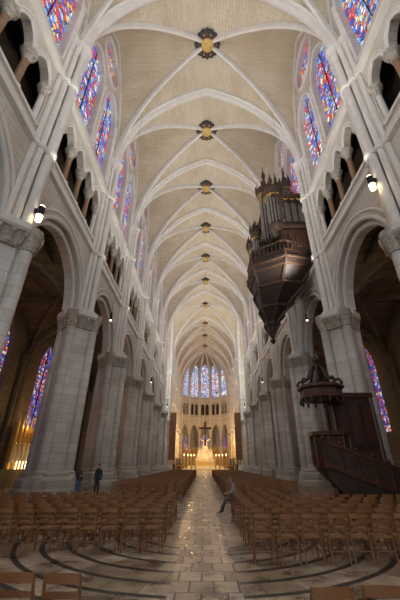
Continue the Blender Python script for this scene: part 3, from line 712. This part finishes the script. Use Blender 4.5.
# ------------------------------------------------------------------ people
def skin_eval(verts,edges,rad,sub=2):
    me=bpy.data.meshes.new('tmp'); me.from_pydata(verts,edges,[]); ob=bpy.data.objects.new('tmp',me); sc.collection.objects.link(ob)
    ob.modifiers.new('s','SKIN')
    if not me.skin_vertices:
        bpy.context.view_layer.objects.active=ob
        with bpy.context.temp_override(object=ob,active_object=ob): bpy.ops.mesh.customdata_skin_add()
    for i,r in enumerate(rad): me.skin_vertices[0].data[i].radius=(r,r)
    me.skin_vertices[0].data[0].use_root=True
    q=ob.modifiers.new('b','SUBSURF'); q.levels=sub; q.render_levels=sub
    bpy.context.view_layer.update()
    dg=bpy.context.evaluated_depsgraph_get(); r=bpy.data.meshes.new_from_object(ob.evaluated_get(dg)); bpy.data.objects.remove(ob); return r
def person(name,loc,rz,J,cols,hair_long=False,scale=1.0):
    e=bpy.data.objects.new(name,None); sc.collection.objects.link(e); e.location=loc; e.rotation_euler=(0,0,rz); e.scale=(scale,)*3
    names=list(J); V=[J[k][0] for k in names]; R=[J[k][1] for k in names]; ix={k:i for i,k in enumerate(names)}
    E=[('pelvis','spine'),('spine','chest'),('chest','neck'),('neck','skull'),('chest','shL'),('shL','elL'),('elL','wrL'),('chest','shR'),('shR','elR'),('elR','wrR'),
       ('pelvis','hiL'),('hiL','knL'),('knL','anL'),('anL','toL'),('pelvis','hiR'),('hiR','knR'),('knR','anR'),('anR','toR')]
    me=skin_eval(V,[(ix[a],ix[b]) for a,b in E],R)
    mats=[simple(name+'_'+n,c,.75) for n,c in zip(('skin','jacket','trousers','shoes','hair'),cols)]
    for m in mats: me.materials.append(m)
    def seg(a,b,p):
        a=Vector(a);b=Vector(b);t=max(0,min(1,(p-a).dot(b-a)/max(1e-9,(b-a).length_squared))); return (p-(a+(b-a)*t)).length
    rule={('chest','neck'):1,('neck','skull'):0,('hiL','knL'):2,('knL','anL'):2,('hiR','knR'):2,('knR','anR'):2,('anL','toL'):3,('anR','toR'):3,('pelvis','hiL'):2,('pelvis','hiR'):2}
    for pl in me.polygons:
        pl.use_smooth=True; b=min(E,key=lambda q:seg(J[q[0]][0],J[q[1]][0],pl.center)-(.5*(J[q[0]][1]+J[q[1]][1]))*.6); pl.material_index=rule.get(b,1)
    o=bpy.data.objects.new('body',me); sc.collection.objects.link(o); o.parent=e
    h=MB(); hc=Vector(J['skull'][0])+Vector((0,-.02,.07)); nseg,nr=16,12; vs=[]
    for i in range(nr+1):
        th=math.pi*i/nr
        for j in range(nseg):
            a=2*math.pi*j/nseg; x=.074*math.sin(th)*math.cos(a); y=.092*math.sin(th)*math.sin(a); z=.115*math.cos(th)
            if z<-.03: x*=1-(-z-.03)*3.5; y*=1-(-z-.03)*1.5
            if y<0 and abs(x)<.02 and -.035<z<.02: y-=.02
            vs.append(hc+Vector((x,y,z)))
    fs=[(i*nseg+j,i*nseg+(j+1)%nseg,(i+1)*nseg+(j+1)%nseg,(i+1)*nseg+j) for i in range(nr) for j in range(nseg)]
    h.add(vs,fs,mats[0],smooth=True)
    for s in (-1,1):
        h.tube([hc+Vector((s*.072,.005,-.03)),hc+Vector((s*.082,.01,0)),hc+Vector((s*.076,.01,.03))],[.008,.014,.009],6,mats[0])
        h.tube([hc+Vector((s*.03-.012,-.083,.008)),hc+Vector((s*.03+.012,-.083,.008))],.007,6,mats[4])
    h.tube([hc+Vector((-.022,-.086,-.055)),hc+Vector((.022,-.086,-.055))],.006,6,simple(name+'_lips',(.4,.15,.12)))
    vs=[]
    for i in range(8):
        th=math.pi*.62*i/7
        for j in range(nseg):
            a=2*math.pi*j/nseg; front=max(0,-math.sin(a)); t2=th*(1-.45*front)
            ext=(.10 if hair_long else .0)*(1-front)*(i/7)**3
            vs.append(hc+Vector((.083*math.sin(t2)*math.cos(a),.004+.102*math.sin(t2)*math.sin(a),.124*math.cos(t2)-ext)))
    h.add(vs,[(i*nseg+j,i*nseg+(j+1)%nseg,(i+1)*nseg+(j+1)%nseg,(i+1)*nseg+j) for i in range(7) for j in range(nseg)],mats[4],smooth=True)
    h.build('head',scale=1,parent=e,ang=80)
    for sd in 'LR':
        w_=Vector(J['wr'+sd][0]); el=Vector(J['el'+sd][0]); d=(w_-el).normalized(); s=1 if sd=='L' else -1
        side=Vector((0,-1,0)) if abs(d.y)<.6 else Vector((-s,0,0)); side=(side-d*side.dot(d)).normalized(); nrm=d.cross(side)*s
        V=[w_-d*.01,w_+d*.045,w_+d*.08]; R=[.024,.03,.03]; Ed=[(0,1),(1,2)]
        for i,(o_,ln) in enumerate(((.028,.068),(.009,.078),(-.010,.072),(-.028,.055))):
            b=len(V); V+=[w_+d*.09+side*o_,w_+d*(.09+ln*.5)+side*o_*1.1-nrm*.008,w_+d*(.09+ln*.9)+side*o_*1.1-nrm*.028]; R+=[.0095,.0085,.007]; Ed+=[(2,b),(b,b+1),(b+1,b+2)]
        b=len(V); V+=[w_+d*.04+side*.038,w_+d*.075+side*.055-nrm*.01]; R+=[.011,.009]; Ed+=[(1,b),(b,b+1)]
        me=skin_eval([tuple(v) for v in V],Ed,R,1); me.materials.append(mats[0])
        for pl in me.polygons: pl.use_smooth=True; pl.material_index=0
        o=bpy.data.objects.new('hand_'+sd,me); sc.collection.objects.link(o); o.parent=e
    return e
def stand(arm=0,turn=0):
    J={'pelvis':((0,0,.96),.135),'spine':((0,.01,1.14),.125),'chest':((0,0,1.33),.14),'neck':((0,.0,1.49),.058),'skull':((0,-.01,1.58),.055)}
    for s,k in ((1,'L'),(-1,'R')):
        J['sh'+k]=((s*.17,0,1.41),.066); J['hi'+k]=((s*.09,0,.88),.09); J['kn'+k]=((s*.105,-.02,.49),.06); J['an'+k]=((s*.115,.02+.05*s*arm,.09),.042); J['to'+k]=((s*.13,-.15+.05*s*arm,.035),.036)
        J['el'+k]=((s*.24,.04,1.13),.046); J['wr'+k]=((s*.235,-.06,.90),.03)
    if arm: J['elR']=((-.24,0,1.14),.046); J['wrR']=((-.12,-.24,1.2),.03)
    return J
SK=(.55,.34,.25)
person('standing_woman',(-7.75,21.0,0),math.radians(60),stand(1),[SK,(.03,.03,.04),(.06,.10,.22),(.03,.03,.03),(.08,.04,.02)],True,.97)
person('standing_man',(-6.75,21.4,0),math.radians(-20),stand(0),[SK,(.02,.022,.028),(.02,.022,.035),(.02,.02,.02),(.04,.025,.02)],False,1.03)
J={'pelvis':((0,.02,.56),.13),'spine':((0,-.02,.74),.125),'chest':((0,-.08,.93),.135),'neck':((0,-.13,1.08),.056),'skull':((0,-.17,1.16),.055)}
for s,k in ((1,'L'),(-1,'R')):
    J['sh'+k]=((s*.17,-.09,1.01),.065); J['hi'+k]=((s*.1,-.03,.54),.09); J['kn'+k]=((s*.11,-.44,.52),.062); J['an'+k]=((s*.1,-.62-.05*s,.09),.042); J['to'+k]=((s*.11,-.79-.05*s,.035),.036)
    J['el'+k]=((s*.24,-.18,.76),.046); J['wr'+k]=((s*.07,-.38,.72),.03)
person('seated_visitor',(SEAT[0],SEAT[1],0),math.radians(-90),J,[SK,(.24,.21,.21),(.07,.06,.065),(.20,.14,.1),(.16,.10,.06)],False,1.0)

# ------------------------------------------------------------------ camera
cd=bpy.data.cameras.new('camera'); cam=bpy.data.objects.new('camera',cd); sc.collection.objects.link(cam)
cd.sensor_fit='VERTICAL'; cd.sensor_height=36; cd.lens=309/600*36; cd.shift_x=-4/600; cd.clip_end=500
cam.location=(-.38,0,1.85); cam.rotation_euler=(math.radians(117.8),0,0)
sc.camera=cam
